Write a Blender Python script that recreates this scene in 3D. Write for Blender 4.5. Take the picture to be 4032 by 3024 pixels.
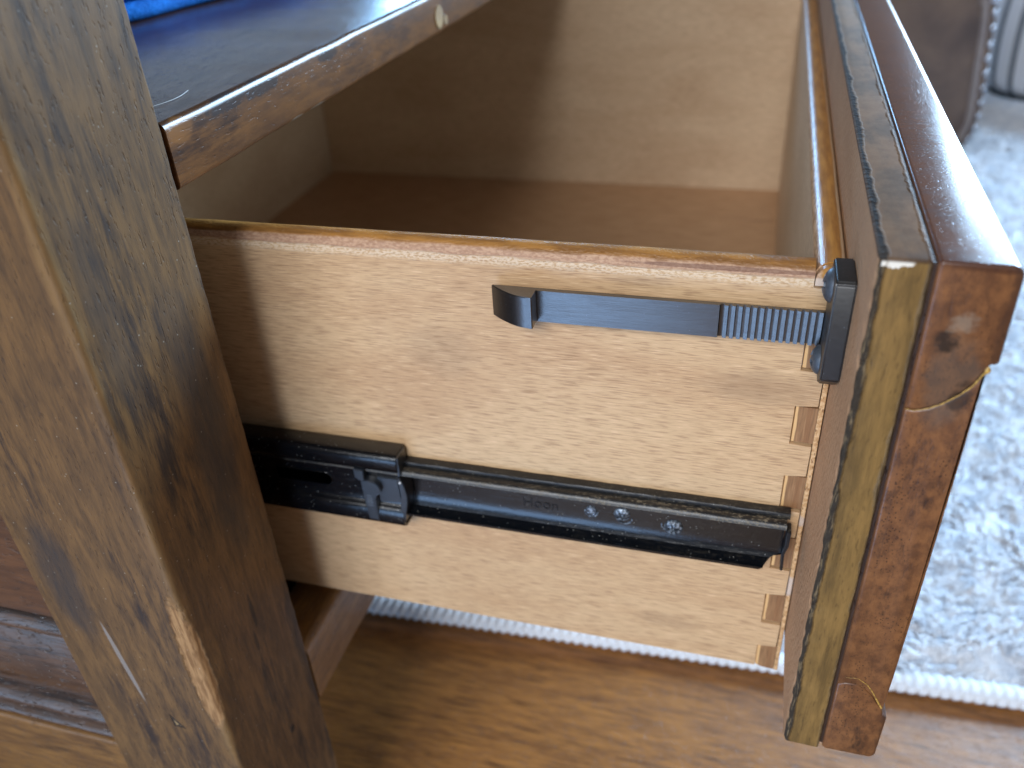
import bpy, bmesh, math, random
from mathutils import Vector, Matrix, noise as mn
for o in list(bpy.data.objects): bpy.data.objects.remove(o)
S = bpy.context.scene; COL = S.collection
rnd = random.Random(7)

# ------------------------------------------------------------------ camera
def setup_camera():
    yaw, pit, rol = (math.radians(a) for a in (17.59133149, 32.99235691, -3.60433612))
    f = Vector((-math.sin(yaw)*math.cos(pit), math.cos(yaw)*math.cos(pit), -math.sin(pit)))
    r = Vector((math.cos(yaw), math.sin(yaw), 0)); u = r.cross(f)
    r2 = r*math.cos(rol)+u*math.sin(rol); u2 = -r*math.sin(rol)+u*math.cos(rol)
    cd = bpy.data.cameras.new('camera'); co = bpy.data.objects.new('camera', cd); COL.objects.link(co)
    m = Matrix((r2, u2, -f)).transposed().to_4x4(); m.translation = (-0.0286095, -0.2399383, 0.1076853)
    co.matrix_world = m
    cd.sensor_width = 36; cd.lens = 29.7345; cd.clip_start = .01; cd.clip_end = 60
    cd.dof.use_dof = True; cd.dof.focus_distance = .262; cd.dof.aperture_fstop = 10
    S.camera = co
setup_camera()
S.render.resolution_x = 1024; S.render.resolution_y = 768

# ------------------------------------------------------------------ light
w = bpy.data.worlds.new('World'); S.world = w; w.use_nodes = True
w.node_tree.nodes['Background'].inputs[0].default_value = (.70, .74, .84, 1)
w.node_tree.nodes['Background'].inputs[1].default_value = .27
def area(name, loc, target, size, size_y, power, col):
    l = bpy.data.lights.new(name, 'AREA'); l.shape = 'RECTANGLE'; l.size = size; l.size_y = size_y
    l.energy = power; l.color = col
    o = bpy.data.objects.new(name, l); COL.objects.link(o); o.location = loc
    o.rotation_euler = (Vector(target)-Vector(loc)).to_track_quat('-Z', 'Y').to_euler()
    return o
# daylight from the window behind the photographer
area('window_light_near', (-.36, -1.9, 1.15), (-.1, .1, -.1), 1.05, .85, 47, (.95, .97, 1))
# added low lamp, no window: gives the latch strap and slide blue reflections
area('added_low_light', (-.215, -.42, -.235), (-.10, 0, -.03), .27, .19, .90, (.32, .58, 1))
area('window_light_left', (-1.75, -1.75, .45), (-.1, .1, -.05), 1.9, 1.3, 14, (.42, .66, 1))
area('window_light_right', (3.0, .30, .95), (-.35, .3, -.05), 1.8, .9, 17, (.92, .95, 1))
# the far window whose sky mirrors in the upward faces
area('window_light_far', (1.75, 3.4, 1.35), (.1, .3, -.2), 1.5, 2.0, 480, (.48, .72, 1))
area('window_light_side', (-1.75, 4.0, .75), (-.3, .4, 0), 1.0, .8, 60, (.30, .60, 1))
S.view_settings.view_transform = 'Standard'; S.view_settings.look = 'None'
S.view_settings.exposure = .08; S.view_settings.gamma = 1

# ------------------------------------------------------------------ helpers
def lin(h):
    h = h.lstrip('#'); v = [int(h[i:i+2], 16)/255 for i in (0, 2, 4)]
    return tuple((c/12.92 if c <= .04045 else ((c+.055)/1.055)**2.4) for c in v)+(1,)
def empty(name, loc, label, cat, group=None):
    o = bpy.data.objects.new(name, None); COL.objects.link(o); o.location = loc; o.empty_display_size = .02
    o['label'] = label; o['category'] = cat
    if group: o['group'] = group
    return o
WL = {}
def wloc(o):
    p = Vector((0, 0, 0))
    while o is not None: p += o.location; o = o.parent
    return p
def finish(name, bm, mat, parent=None, origin=None, angle=40, label=None, kind=None, smooth=True):
    """world-space bmesh -> object whose origin is `origin` (world) under parent"""
    org = Vector(origin) if origin is not None else (wloc(parent) if parent is not None else Vector((0, 0, 0)))
    bmesh.ops.translate(bm, verts=bm.verts, vec=-org)
    me = bpy.data.meshes.new(name); bm.to_mesh(me); bm.free()
    if smooth:
        me.polygons.foreach_set('use_smooth', [True]*len(me.polygons))
        me.set_sharp_from_angle(angle=math.radians(angle))
    o = bpy.data.objects.new(name, me); COL.objects.link(o)
    if parent is not None: o.parent = parent; o.location = org-wloc(parent)
    else: o.location = org
    if mat: me.materials.append(mat)
    if label: o['label'] = label
    if kind: o['kind'] = kind
    return o
def box(bm, x0, x1, y0, y1, z0, z1, bev=0, seg=2):
    g = bmesh.ops.create_cube(bm, size=1)
    vs = g['verts']
    for v in vs: v.co = Vector((x0 if v.co.x < 0 else x1, y0 if v.co.y < 0 else y1, z0 if v.co.z < 0 else z1))
    if bev:
        es = list({e for v in vs for e in v.link_edges})
        bmesh.ops.bevel(bm, geom=es, offset=bev, segments=seg, profile=.5, affect='EDGES')
AX = {'x': (0, 1, 2), 'y': (1, 2, 0), 'z': (2, 0, 1)}
def sweep(bm, prof, axis, a0, a1, n=1, jit=0, freq=60, seed=0, stations=None):
    """closed profile (2-D, in the two following axes) swept along axis; jit moves it with smooth noise"""
    ia, ib, ic = AX[axis]
    st = stations or [a0+(a1-a0)*i/n for i in range(n+1)]
    rings = []
    for a in st:
        ring = []
        for k, (b, c) in enumerate(prof):
            p = [0, 0, 0]; p[ia] = a; p[ib] = b; p[ic] = c
            if jit:
                q = Vector(p)*freq+Vector((seed*7.3, seed*1.7, 3)); d = mn.noise_vector(q)
                p[ib] += d[0]*jit; p[ic] += d[1]*jit
            ring.append(bm.verts.new(p))
        rings.append(ring)
    m = len(prof)
    for i in range(len(rings)-1):
        for k in range(m):
            bm.faces.new((rings[i][k], rings[i][(k+1) % m], rings[i+1][(k+1) % m], rings[i+1][k]))
    bm.faces.new(list(reversed(rings[0]))); bm.faces.new(rings[-1])
    return rings
def rrect(b0, b1, c0, c1, r, seg=5, sub=0):
    """rounded rectangle; r = 4 radii (b0c0, b1c0, b1c1, b0c1)"""
    if not hasattr(r, '__len__'): r = (r,)*4
    out = []
    for (bx, cx, rr, a0) in ((b0, c0, r[0], 180), (b1, c0, r[1], 270), (b1, c1, r[2], 0), (b0, c1, r[3], 90)):
        ox = bx+rr if bx == b0 else bx-rr; oy = cx+rr if cx == c0 else cx-rr
        for k in range(seg+1):
            a = math.radians(a0+90*k/seg); out.append((ox+rr*math.cos(a), oy+rr*math.sin(a)))
    if sub:
        o2 = []
        for i, p in enumerate(out):
            q = out[(i+1) % len(out)]; o2.append(p)
            d = math.hypot(q[0]-p[0], q[1]-p[1]); k = int(d/sub)
            for j in range(1, k): o2.append((p[0]+(q[0]-p[0])*j/k, p[1]+(q[1]-p[1])*j/k))
        out = o2
    return out
def fixn(bm): bmesh.ops.remove_doubles(bm, verts=bm.verts, dist=1e-6); bmesh.ops.recalc_face_normals(bm, faces=bm.faces)
def tube(bm, pts, rad, sides=6):
    rings = []
    for i, p in enumerate(pts):
        p = Vector(p); t = (Vector(pts[min(i+1, len(pts)-1)])-Vector(pts[max(i-1, 0)])).normalized()
        a = t.orthogonal().normalized(); b = t.cross(a); r = rad[i] if hasattr(rad, '__len__') else rad
        rings.append((p, t, r))
    prev = None; R = []
    for p, t, r in rings:
        a = (prev-t*prev.dot(t)).normalized() if prev is not None else t.orthogonal().normalized()
        prev = a; b = t.cross(a)
        R.append([bm.verts.new(p+a*math.cos(2*math.pi*k/sides)*r+b*math.sin(2*math.pi*k/sides)*r) for k in range(sides)])
    for i in range(len(R)-1):
        for k in range(sides): bm.faces.new((R[i][k], R[i][(k+1) % sides], R[i+1][(k+1) % sides], R[i+1][k]))
    bm.faces.new(list(reversed(R[0]))); bm.faces.new(R[-1])

# ------------------------------------------------------------------ material builder
class M:
    def __init__(s, name, off=(0, 0, 0)):
        s.m = bpy.data.materials.new(name); s.m.use_nodes = True; s.t = s.m.node_tree
        s.b = s.t.nodes['Principled BSDF']
        tc = s.t.nodes.new('ShaderNodeTexCoord')
        va = s.t.nodes.new('ShaderNodeVectorMath'); va.operation = 'ADD'; va.inputs[1].default_value = off
        s.t.links.new(tc.outputs['Object'], va.inputs[0]); s.P = va.outputs[0]
        sp = s.t.nodes.new('ShaderNodeSeparateXYZ'); s.t.links.new(s.P, sp.inputs[0])
        s.x, s.y, s.z = sp.outputs
    def put(s, sock, v):
        if hasattr(v, 'is_linked'): s.t.links.new(v, sock)
        else: sock.default_value = v
    def math(s, op, a, b=0, c=0, clamp=False):
        n = s.t.nodes.new('ShaderNodeMath'); n.operation = op; n.use_clamp = clamp
        s.put(n.inputs[0], a); s.put(n.inputs[1], b); s.put(n.inputs[2], c); return n.outputs[0]
    def noise(s, sc, detail=3, rough=.55, dist=0, off=(0, 0, 0)):
        v = s.t.nodes.new('ShaderNodeVectorMath'); v.operation = 'MULTIPLY_ADD'; s.put(v.inputs[0], s.P)
        v.inputs[1].default_value = sc; v.inputs[2].default_value = off
        n = s.t.nodes.new('ShaderNodeTexNoise'); n.inputs['Scale'].default_value = 1
        n.inputs['Detail'].default_value = detail; n.inputs['Roughness'].default_value = rough
        n.inputs['Distortion'].default_value = dist
        s.t.links.new(v.outputs[0], n.inputs['Vector']); return n.outputs['Fac']
    def voro(s, sc, off=(0, 0, 0), rnd=1):
        v = s.t.nodes.new('ShaderNodeVectorMath'); v.operation = 'MULTIPLY_ADD'; s.put(v.inputs[0], s.P)
        v.inputs[1].default_value = sc; v.inputs[2].default_value = off
        n = s.t.nodes.new('ShaderNodeTexVoronoi'); n.inputs['Scale'].default_value = 1; n.inputs['Randomness'].default_value = rnd
        s.t.links.new(v.outputs[0], n.inputs['Vector']); return n.outputs['Distance']
    def step(s, v, a, b):
        n = s.t.nodes.new('ShaderNodeMapRange'); n.interpolation_type = 'SMOOTHSTEP'; n.clamp = True
        s.put(n.inputs[0], v); s.put(n.inputs[1], a); s.put(n.inputs[2], b); return n.outputs[0]
    def mix(s, f, a, b, mode='MIX'):
        n = s.t.nodes.new('ShaderNodeMix'); n.data_type = 'RGBA'; n.blend_type = mode
        s.put(n.inputs[0], f); s.put(n.inputs[6], a); s.put(n.inputs[7], b); return n.outputs[2]
    def ell(s, c, r, soft=.35, amp=.5, fr=400):
        """1 inside an irregular ellipsoid round c (object+offset coords) with radii r; tilt-free"""
        d = None
        for ax, cc, rr in zip((s.x, s.y, s.z), c, r):
            if rr is None: continue
            t = s.math('DIVIDE', s.math('SUBTRACT', ax, cc), rr); t = s.math('MULTIPLY', t, t)
            d = t if d is None else s.math('ADD', d, t)
        if amp: d = s.math('ADD', d, s.math('MULTIPLY', s.math('SUBTRACT', s.noise((fr,)*3, 2), .5), amp*2))
        return s.math('SUBTRACT', 1, s.step(d, 1-soft, 1+soft))
    def bump(s, h, dist, strength=1, prev=None):
        n = s.t.nodes.new('ShaderNodeBump'); n.inputs['Distance'].default_value = dist; n.inputs['Strength'].default_value = strength
        s.put(n.inputs['Height'], h)
        if prev is not None: s.t.links.new(prev, n.inputs['Normal'])
        return n.outputs[0]
    def out(s, col, rough=.5, bump=None, spec=.5, metal=0, coat=0):
        s.put(s.b.inputs['Base Color'], col); s.put(s.b.inputs['Roughness'], rough)
        s.put(s.b.inputs['Specular IOR Level'], spec); s.put(s.b.inputs['Metallic'], metal)
        s.put(s.b.inputs['Coat Weight'], coat); s.b.inputs['Coat Roughness'].default_value = .26
        if bump is not None: s.t.links.new(bump, s.b.inputs['Normal'])
        return s.m

def axs(axis, along, across):
    return {'x': (along, across, across), 'y': (across, along, across), 'z': (across, across, along)}[axis]
def stained(name, axis, light, mid, dark, rough=.38, patch=.5, speck=.6, off=(0, 0, 0), seed=0, extra=None, bl=(7, 28), spec=.5, coat=0, bumpd=.0003, endg=False):
    """distressed stained hardwood: light base, mottled mid, dark streaky glaze patches, fine pores"""
    m = M(name, off); o = (seed*3.1, seed*5.7, seed*1.3)
    big = m.noise(axs(axis, bl[0], bl[1]), 5, .62, .5, o)
    mott = m.noise(axs(axis, 42 if not endg else 180, 240), 5, .68, .2, o)
    fine = m.noise(axs(axis, 75 if not endg else 300, 1100), 4, .65, 0, o)
    pore = m.noise(axs(axis, 260, 1100), 2, .5, 0, (o[0]+9, o[1], o[2]))
    c = m.mix(m.step(mott, .30, .70), light, mid)
    c = m.mix(m.math('MULTIPLY', m.step(fine, .42, .78), .28), c, dark)
    dk = m.math('ADD', big, m.math('MULTIPLY', m.math('SUBTRACT', mott, .5), .35))
    dk = m.math('ADD', dk, m.math('MULTIPLY', m.math('SUBTRACT', fine, .5), .28))
    c = m.mix(m.math('MULTIPLY', m.step(dk, .64-.2*patch, .84-.2*patch), .82), c, dark)
    c = m.mix(m.math('MULTIPLY', m.step(pore, .58, .74), speck*.6), c, (dark[0]*.7, dark[1]*.7, dark[2]*.7, 1))
    h = m.math('SUBTRACT', m.math('MULTIPLY', fine, .5), m.step(pore, .6, .72))
    rg = m.math('ADD', rough, m.math('MULTIPLY', m.math('SUBTRACT', mott, .5), .16))
    hb = m.math('MULTIPLY', m.noise((70, 70, 70), 2), 1.2)
    b = m.bump(m.math('ADD', h, hb), bumpd)
    if extra: c, rg, b = extra(m, c, rg, b)
    return m.out(c, rg, b, spec, 0, coat)

def maple(name, axis='x', tint=None, extra=None, off=(0, 0, 0), seed=0, rough=.55):
    m = M(name, off); o = (seed*2.3, seed*4.1, seed)
    a = lin('#cfae85'); bcol = lin('#b58d65'); wv = lin('#876446')
    if tint: a, bcol, wv = tint
    st = m.noise(axs(axis, 130, 2300), 2, .55, 0, o)
    st2 = m.noise(axs(axis, 90, 2600), 2, .6, 0, o)
    big = m.noise(axs(axis, 8, 30), 3, .55, .4, o)
    c = m.mix(m.math('MULTIPLY', m.step(big, .3, .75), .7), a, bcol)
    c = m.mix(m.math('MULTIPLY', m.step(st2, .46, .7), .30), c, wv)
    c = m.mix(m.math('MULTIPLY', m.step(st, .50, .68), .55), c, wv)
    c = m.mix(m.math('MULTIPLY', m.step(m.math('SUBTRACT', 1, st), .58, .70), .55), c, (min(a[0]*1.25, .9), min(a[1]*1.28, .86), min(a[2]*1.38, .8), 1))
    b = m.bump(st, .00012, .6)
    rg = m.math('ADD', rough-.1, m.math('MULTIPLY', st, .2))
    if extra: c, rg, b = extra(m, c, rg, b)
    return m.out(c, rg, b, .4)

# colours of the stained timber
OR_L, OR_M, OR_D = lin('#9a6a2e'), lin('#6f4722'), lin('#2e2320')
BR_L, BR_M, BR_D = lin('#7d5d38'), lin('#5c432b'), lin('#2b2421')

# ================================================================== CABINET
XC = -.197
cab = empty('wooden_cabinet', (-.42, .26, -.345), 'distressed brown wooden cabinet with its drawer pulled out, corner post in front', 'cabinet')
CO = tuple(cab.location)
def post_extra(m, c, rg, b):
    # worn pale corner, scratch, dents on the cabinet's near corner post
    n = m.noise((60, 60, 14), 3)
    ex = m.math('SUBTRACT', XC, m.x); ey = m.math('ADD', m.y, .086)     # distances from the near corner
    d = m.math('ADD', ex, ey)
    wn = m.math('ADD', d, m.math('MULTIPLY', m.math('SUBTRACT', n, .5), .010))
    wear = m.math('SUBTRACT', 1, m.step(wn, .0008, .0046))
    c = m.mix(m.math('MULTIPLY', wear, .35), c, lin('#947448'))
    # split bare patch low on the corner
    bare = m.ell((XC-.0035, -.085, -.132), (.0042, .004, .034), .3, .45, 260)
    bt = m.noise((900, 900, 90), 3)
    c = m.mix(m.math('MULTIPLY', bare, .9), c, m.mix(m.step(bt, .35, .65), lin('#a27c52'), lin('#7d5a38')))
    # long grey scratch: sheared ellipse
    u = m.math('ADD', m.math('SUBTRACT', m.x, -.2325), m.math('MULTIPLY', m.math('ADD', m.z, .138), .10))
    sx = m.math('POWER', m.math('DIVIDE', u, .0011), 2); sz = m.math('POWER', m.math('DIVIDE', m.math('ADD', m.z, .138), .0215), 2)
    sc = m.math('SUBTRACT', 1, m.step(m.math('ADD', m.math('ADD', sx, sz), m.math('MULTIPLY', m.noise((900, 900, 300), 2), .5)), .9, 1.4))
    sc = m.math('MULTIPLY', sc, m.step(m.math('MULTIPLY', m.y, -1), .0845, .0855))
    c = m.mix(m.math('MULTIPLY', sc, .75), c, lin('#837b74'))
    def tri(mrg):
        wob = m.math('MULTIPLY', m.math('SUBTRACT', m.noise((900,)*3, 2), .5), .0008)
        a_ = m.math('SUBTRACT', m.x, m.math('ADD', -.2213-mrg, m.math('MULTIPLY', m.math('ADD', m.z, .164), -.05)))
        b_ = m.math('ADD', m.z, .1712+mrg)
        c_ = m.math('SUBTRACT', m.math('ADD', m.math('MULTIPLY', m.math('ADD', m.x, .2213), -1.35), -.1650+mrg*1.6), m.z)
        d_ = m.math('ADD', m.math('MINIMUM', m.math('MINIMUM', a_, b_), c_), wob)
        return m.math('MULTIPLY', m.step(d_, 0, .0003), m.step(m.math('MULTIPLY', m.y, -1), .0845, .0855))
    t1 = tri(.0004); t1i = m.math('MULTIPLY', tri(-.0006), m.step(m.noise((500,)*3, 2), .42, .5))
    c = m.mix(m.math('MULTIPLY', t1, .9), c, lin('#2c2622')); c = m.mix(t1i, c, lin('#8b7450'))
    t2 = m.ell((XC, -.053, -.211), (.002, .0014, .0020), .3, .6, 800)
    t3 = m.ell((XC, -.0547, -.1358), (.002, .0011, .009), .3, .8, 500)
    t4 = m.ell((XC, -.0575, -.150), (.002, .0009, .006), .3, .8, 500)
    t23 = m.math('MAXIMUM', t2, m.math('MULTIPLY', m.math('MAXIMUM', t3, t4), .75))
    c = m.mix(m.math('MULTIPLY', t23, .85), c, lin('#1c1a1c'))
    # broad dark glaze running down the front face
    g = m.ell((XC, -.048, -.055), (.004, .009, .05), .9, .7, 60)
    g2 = m.ell((XC, -.074, .0), (.004, .005, .03), .9, .7, 60)
    g3 = m.ell((-.243, -.086, -.098), (.008, .004, .026), .7, .7, 70)
    g = m.math('MAXIMUM', m.math('MAXIMUM', g, m.math('MULTIPLY', g2, .6)), g3)
    st = m.noise((1100, 1100, 120), 3)
    c = m.mix(m.math('MULTIPLY', g, m.math('ADD', .35, m.math('MULTIPLY', st, .7))), c, lin('#33302f'))
    # pinprick pale specks
    sp = m.voro((240, 240, 240)); sp = m.math('SUBTRACT', 1, m.step(sp, .045, .075))
    c = m.mix(m.math('MULTIPLY', sp, .35), c, lin('#b9b3a4'))
    dent = m.math('MAXIMUM', m.math('MAXIMUM', t1, t2), m.math('MULTIPLY', bare, .5))
    b = m.bump(m.math('MULTIPLY', dent, -1), .0012, 1, b)
    rg = m.math('ADD', rg, m.math('MULTIPLY', m.math('MAXIMUM', bare, sc), .2))
    # the side (-y) face keeps more orange than the front (+x) face
    return c, rg, b
m_post = stained('post_wood', 'z', lin('#6f5232'), lin('#4f3b27'), lin('#282323'), .56, .54, .5, CO, 1, post_extra, (9, 48), .25, 0, .00014)
m_front = stained('rail_wood', 'y', lin('#90602f'), lin('#5f3c20'), lin('#2a1d18'), .36, .60, .5, CO, 2, None, (30, 55))
def post():
    bm = bmesh.new()
    prof = rrect(-.257, XC, -.086, -.0302, (.0012, .0022, .0016, .0012), 5, .006)
    st = [-.345+.695*i/260 for i in range(261)]
    rings = sweep(bm, prof, 'z', 0, 0, stations=st)
    for v in bm.verts:   # chipped, wavy near corner
        d = abs(v.co.x-XC)+abs(v.co.y+.086)
        if d < .006:
            k = max(0, mn.noise(v.co*55))*.0007+max(0, mn.noise(v.co*260))*.0004
            if -.17 < v.co.z < -.10: k += .0018*math.exp(-((v.co.z+.132)/.018)**2)
            v.co.x -= k; v.co.y += k*.8
        elif abs(v.co.x-XC) < .003 and abs(v.co.y+.0302) < .003:
            v.co.y -= abs(mn.noise(v.co*90))*.0008
    fixn(bm); finish('corner_post', bm, m_post, cab)
post()

# raised side panel with its mouldings and lower rail (face -y)
m_panel = stained('side_panel_wood', 'x', lin('#5f3f28'), lin('#452d1d'), lin('#322019'), .45, .2, .4, CO, 3)
m_mould = stained('moulding_wood', 'x', lin('#543e2f'), lin('#382a22'), lin('#161415'), .24, .55, .5, CO, 4, None, (14, 160), 1)
m_rail2 = stained('side_rail_wood', 'x', lin('#7d5a32'), lin('#5d4126'), lin('#30241b'), .4, .25, .5, CO, 5)
bm = bmesh.new(); box(bm, -.66, -.2575, -.076, -.060, -.1345, .33); finish('side_panel', bm, m_panel, cab)
def mould(z0, z1, y0, bulge, name='moulding'):
    bm = bmesh.new(); n = 10; pr = [(-.062, z1)]
    pr = [(-.062, z0)]+[(y0-bulge*math.sin(math.pi*k/n), z0+(z1-z0)*k/n) for k in range(n+1)]+[(-.062, z1)]
    sweep(bm, pr, 'x', -.66, -.2575, 160, .00035, 140, z0*50); fixn(bm); finish(name, bm, m_mould, cab, angle=50)
mould(-.1435, -.1350, -.0765, .0038)
mould(-.1850, -.1440, -.0755, .0078, 'wide_moulding')
mould(-.1935, -.1855, -.0780, .0042)
mould(-.1992, -.1938, -.0795, .0036)
bm = bmesh.new(); sweep(bm, rrect(-.0838, -.06, -.262, -.1995, .0015, 4), 'x', -.66, -.2575, 60, .0003, 60, 2); fixn(bm)
finish('side_rail', bm, m_rail2, cab)

# drawer-opening shelf with rounded worn front edge
def shelf_extra(m, c, rg, b):
    top = m.step(m.z, .0405, .0418)
    c = m.mix(m.math('MULTIPLY', top, .65), c, lin('#2a1c18'))
    rg = m.math('MULTIPLY', rg, m.math('SUBTRACT', 1, m.math('MULTIPLY', top, .35)))
    # knocked orange corner and grey chips on the edge
    a1 = m.ell((XC, -.022, .0385), (.006, .006, .004), .3, .5, 300)
    c = m.mix(m.math('MULTIPLY', a1, .25), c, lin('#a06a34'))
    for (yy, zz, ry, rz) in ((.004, .0395, .012, .0028), (.026, .039, .012, .003), (.078, .0385, .008, .0022)):
        e = m.ell((XC, yy, zz), (.008, ry, rz), .3, .9, 260); c = m.mix(m.math('MULTIPLY', e, .75), c, lin('#2a2728'))
    for (yy, ry) in ((.047, .005), (.064, .006)):
        e = m.ell((XC, yy, .0222), (.006, ry, .0009), .3, .8, 500); c = m.mix(m.math('MULTIPLY', e, .8), c, lin('#8d8a80'))
    return c, rg, b
m_shelf = stained('shelf_wood', 'y', lin('#714b2b'), lin('#50341f'), lin('#2a1c17'), .33, .40, .35, CO, 6, shelf_extra, (20, 50), .4, 0, .00003)
bm = bmesh.new()
pr = rrect(.0219, .0422, -.66, XC, (.001, .001, .0026, .0020), 6, 0)
# sweep axis y -> profile in (z, x)
sweep(bm, pr, 'y', -.0290, 1.25, 300, .0003, 45, 3); fixn(bm)
shelf = finish('shelf', bm, m_shelf, cab, angle=50)
# filled screw hole (plug) in the shelf's edge
m_plug = stained('plug_wood', 'y', lin('#a5824c'), lin('#8c6a3b'), lin('#5a4025'), .5, .1, .2, CO, 7)
bm = bmesh.new()
g = bmesh.ops.create_cone(bm, cap_ends=True, segments=28, radius1=.0058, radius2=.0056, depth=.003)
bmesh.ops.rotate(bm, verts=bm.verts, cent=(0, 0, 0), matrix=Matrix.Rotation(math.pi/2, 3, 'Y'))
bmesh.ops.translate(bm, verts=bm.verts, vec=(XC-.0008, .2043, .0300)); finish('wood_plug', bm, m_plug, shelf)
bm = bmesh.new()
bmesh.ops.create_cone(bm, cap_ends=True, segments=24, radius1=.0026, radius2=.0024, depth=.003)
bmesh.ops.rotate(bm, verts=bm.verts, cent=(0, 0, 0), matrix=Matrix.Rotation(math.pi/2, 3, 'Y'))
bmesh.ops.translate(bm, verts=bm.verts, vec=(XC-.0010, .2140, .0270)); finish('wood_plug', bm, m_plug, shelf)

# lower front rail, its board; unseen back, far post, top added to block light
m_rail = stained('front_rail_wood', 'y', lin('#8b6332'), lin('#634427'), lin('#352a22'), .38, .30, .4, CO, 8)
bm = bmesh.new(); sweep(bm, rrect(-.2217, -.187, -.222, XC, (.001, .003, .0045, .002), 6), 'y', -.0300, .56, 60, .0004, 50, 5); fixn(bm)
finish('front_rail', bm, m_rail, cab)
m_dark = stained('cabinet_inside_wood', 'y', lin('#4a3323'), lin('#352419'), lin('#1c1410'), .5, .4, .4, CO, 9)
bm = bmesh.new(); box(bm, -.655, -.2225, -.029, .56, -.222, -.209); finish('bottom_board', bm, m_dark, cab)
bm = bmesh.new(); box(bm, -.675, -.6602, -.086, 1.25, -.26, .33); finish('back_board', bm, m_dark, cab)  # unseen back, extended so the shelf top mirrors dark at left
bm = bmesh.new(); box(bm, -.66, XC, .5602, .60, -.345, .0217, .002); finish('unseen_far_post', bm, m_post, cab)  # unseen post, included to block light
bm = bmesh.new(); box(bm, -.6598, -.2578, -.0598, -.050, -.26, .33); finish('inner_side_board', bm, m_dark, cab)
bm = bmesh.new(); box(bm, -.69, -.18, -.10, .64, .3502, .372, .004); finish('unseen_cabinet_top', bm, m_front, cab)  # out-of-view top, put in to darken the space over the shelf

# ================================================================== DRAWER
drw = empty('drawer', (-.22, .26, -.18), 'open wooden drawer with dovetailed pale sides and two layer brown front', 'drawer')
DO = tuple(drw.location)
W = .5285; L = -.4512; ZB = -.1747
RX0, TH = -.0096, .0095
def side_extra(m, c, rg, b):
    # varnished top edge: orange crown, pinkish shoulder, torn pale line
    n = m.noise((60, 400, 400), 3); n2 = m.noise((700, 900, 1600), 3)
    zz = m.math('ADD', m.z, m.math('MULTIPLY', m.math('SUBTRACT', n, .5), .0022))
    white = m.math('MULTIPLY', m.step(zz, -.0110, -.0082), m.step(n2, .40, .56))
    c = m.mix(m.math('MULTIPLY', white, .5), c, lin('#ecdcc2'))
    pink = m.step(zz, -.0073, -.0064)
    c = m.mix(pink, c, m.mix(m.step(n2, .35, .65), lin('#bf9a7c'), lin('#a57e62')))
    ora = m.step(zz, -.0048, -.0038)
    c = m.mix(ora, c, m.mix(m.step(n, .35, .65), lin('#a8763a'), lin('#845a2e')))
    pk2 = m.ell((-.035, 0, -.0055), (.03, .01, .0007), .3, .6, 160)
    c = m.mix(m.math('MULTIPLY', pk2, .6), c, lin('#5b3526'))
    rg = m.math('SUBTRACT', rg, m.math('MULTIPLY', ora, .15))
    # grubby smudges on the face
    for (cx, cz, rx, rz, a) in ((-.02, -.047, .018, .006, .28), (-.045, -.163, .012, .004, .22), (-.13, -.045, .012, .010, .18), (-.06, -.012, .01, .002, .2)):
        e = m.ell((cx, 0, cz), (rx, None, rz), .8, .8, 120); c = m.mix(m.math('MULTIPLY', e, a), c, lin('#6d5743'))
    b = m.bump(m.math('MULTIPLY', n2, m.math('MULTIPLY', pink, 1)), .0004, 1, b)
    return c, rg, b
m_side = maple('side_board_wood', 'x', None, side_extra, DO, 1)
def bull(y0, y1, z0, ztop, rsh=None):
    """profile (y,z) of a board with a full round top edge, closed"""
    r = (y1-y0)/2; zc = ztop-r; out = [(y0, z0), (y1, z0)]
    out += [((y0+y1)/2+r*math.cos(math.pi*k/12), zc+r*math.sin(math.pi*k/12)) for k in range(13)]
    return out
PINS = [(-.0233, -.0386), (-.0525, -.0675), (-.0813, -.0963), (-.1095, -.1251), (-.139, -.1545)]
LASTPIN = (-.168, -.1815)
bm = bmesh.new()
sweep(bm, bull(0, TH, -.18, -.0026), 'x', L, RX0+.0004, 80, .00012, 60, 1)
fixn(bm)
tails = []
zt = -.0095
for a, b in PINS+[LASTPIN]:
    tails.append((zt-.0002 if zt > -.01 else zt-.00015, a+.00015)); zt = b
for (a, b) in tails:
    g = bmesh.new()
    z1, z0 = a, b
    # ragged, slightly splayed tail
    pts = [(RX0-.0008, z0-.0002), (-.0022, z0+.0006), (-.0020, z1-.0004), (RX0-.0008, z1+.0001)]
    vs = [[bm.verts.new((x, y, z)) for (x, z) in pts] for y in (-.00002, TH)]
    bm.faces.new(vs[0]); bm.faces.new(list(reversed(vs[1])))
    for k in range(4): bm.faces.new((vs[0][k], vs[1][k], vs[1][(k+1) % 4], vs[0][(k+1) % 4]))
bmesh.ops.recalc_face_normals(bm, faces=bm.faces)
side = finish('side_board', bm, m_side, drw, label='pale side board facing the camera with dovetails')
m_in = maple('inner_board_wood', 'x', (lin('#d2b898'), lin('#bb9c7b'), lin('#a08166')), None, DO, 2)
bm = bmesh.new(); sweep(bm, bull(W, W+TH, -.18, -.0026), 'x', L, -.002, 20); fixn(bm); finish('side_board', bm, m_in, drw, label='far side board, seen from inside')
m_in2 = maple('back_board_wood', 'y', (lin('#c9b79b'), lin('#b1987b'), lin('#9a7f62')), None, DO, 3)
bm = bmesh.new(); sweep(bm, [(z, x) for (x, z) in bull(L-TH, L, ZB-.004, -.0026)], 'y', TH+.0002, W-.0002, 10); fixn(bm); finish('back_board', bm, m_in2, drw)
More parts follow.
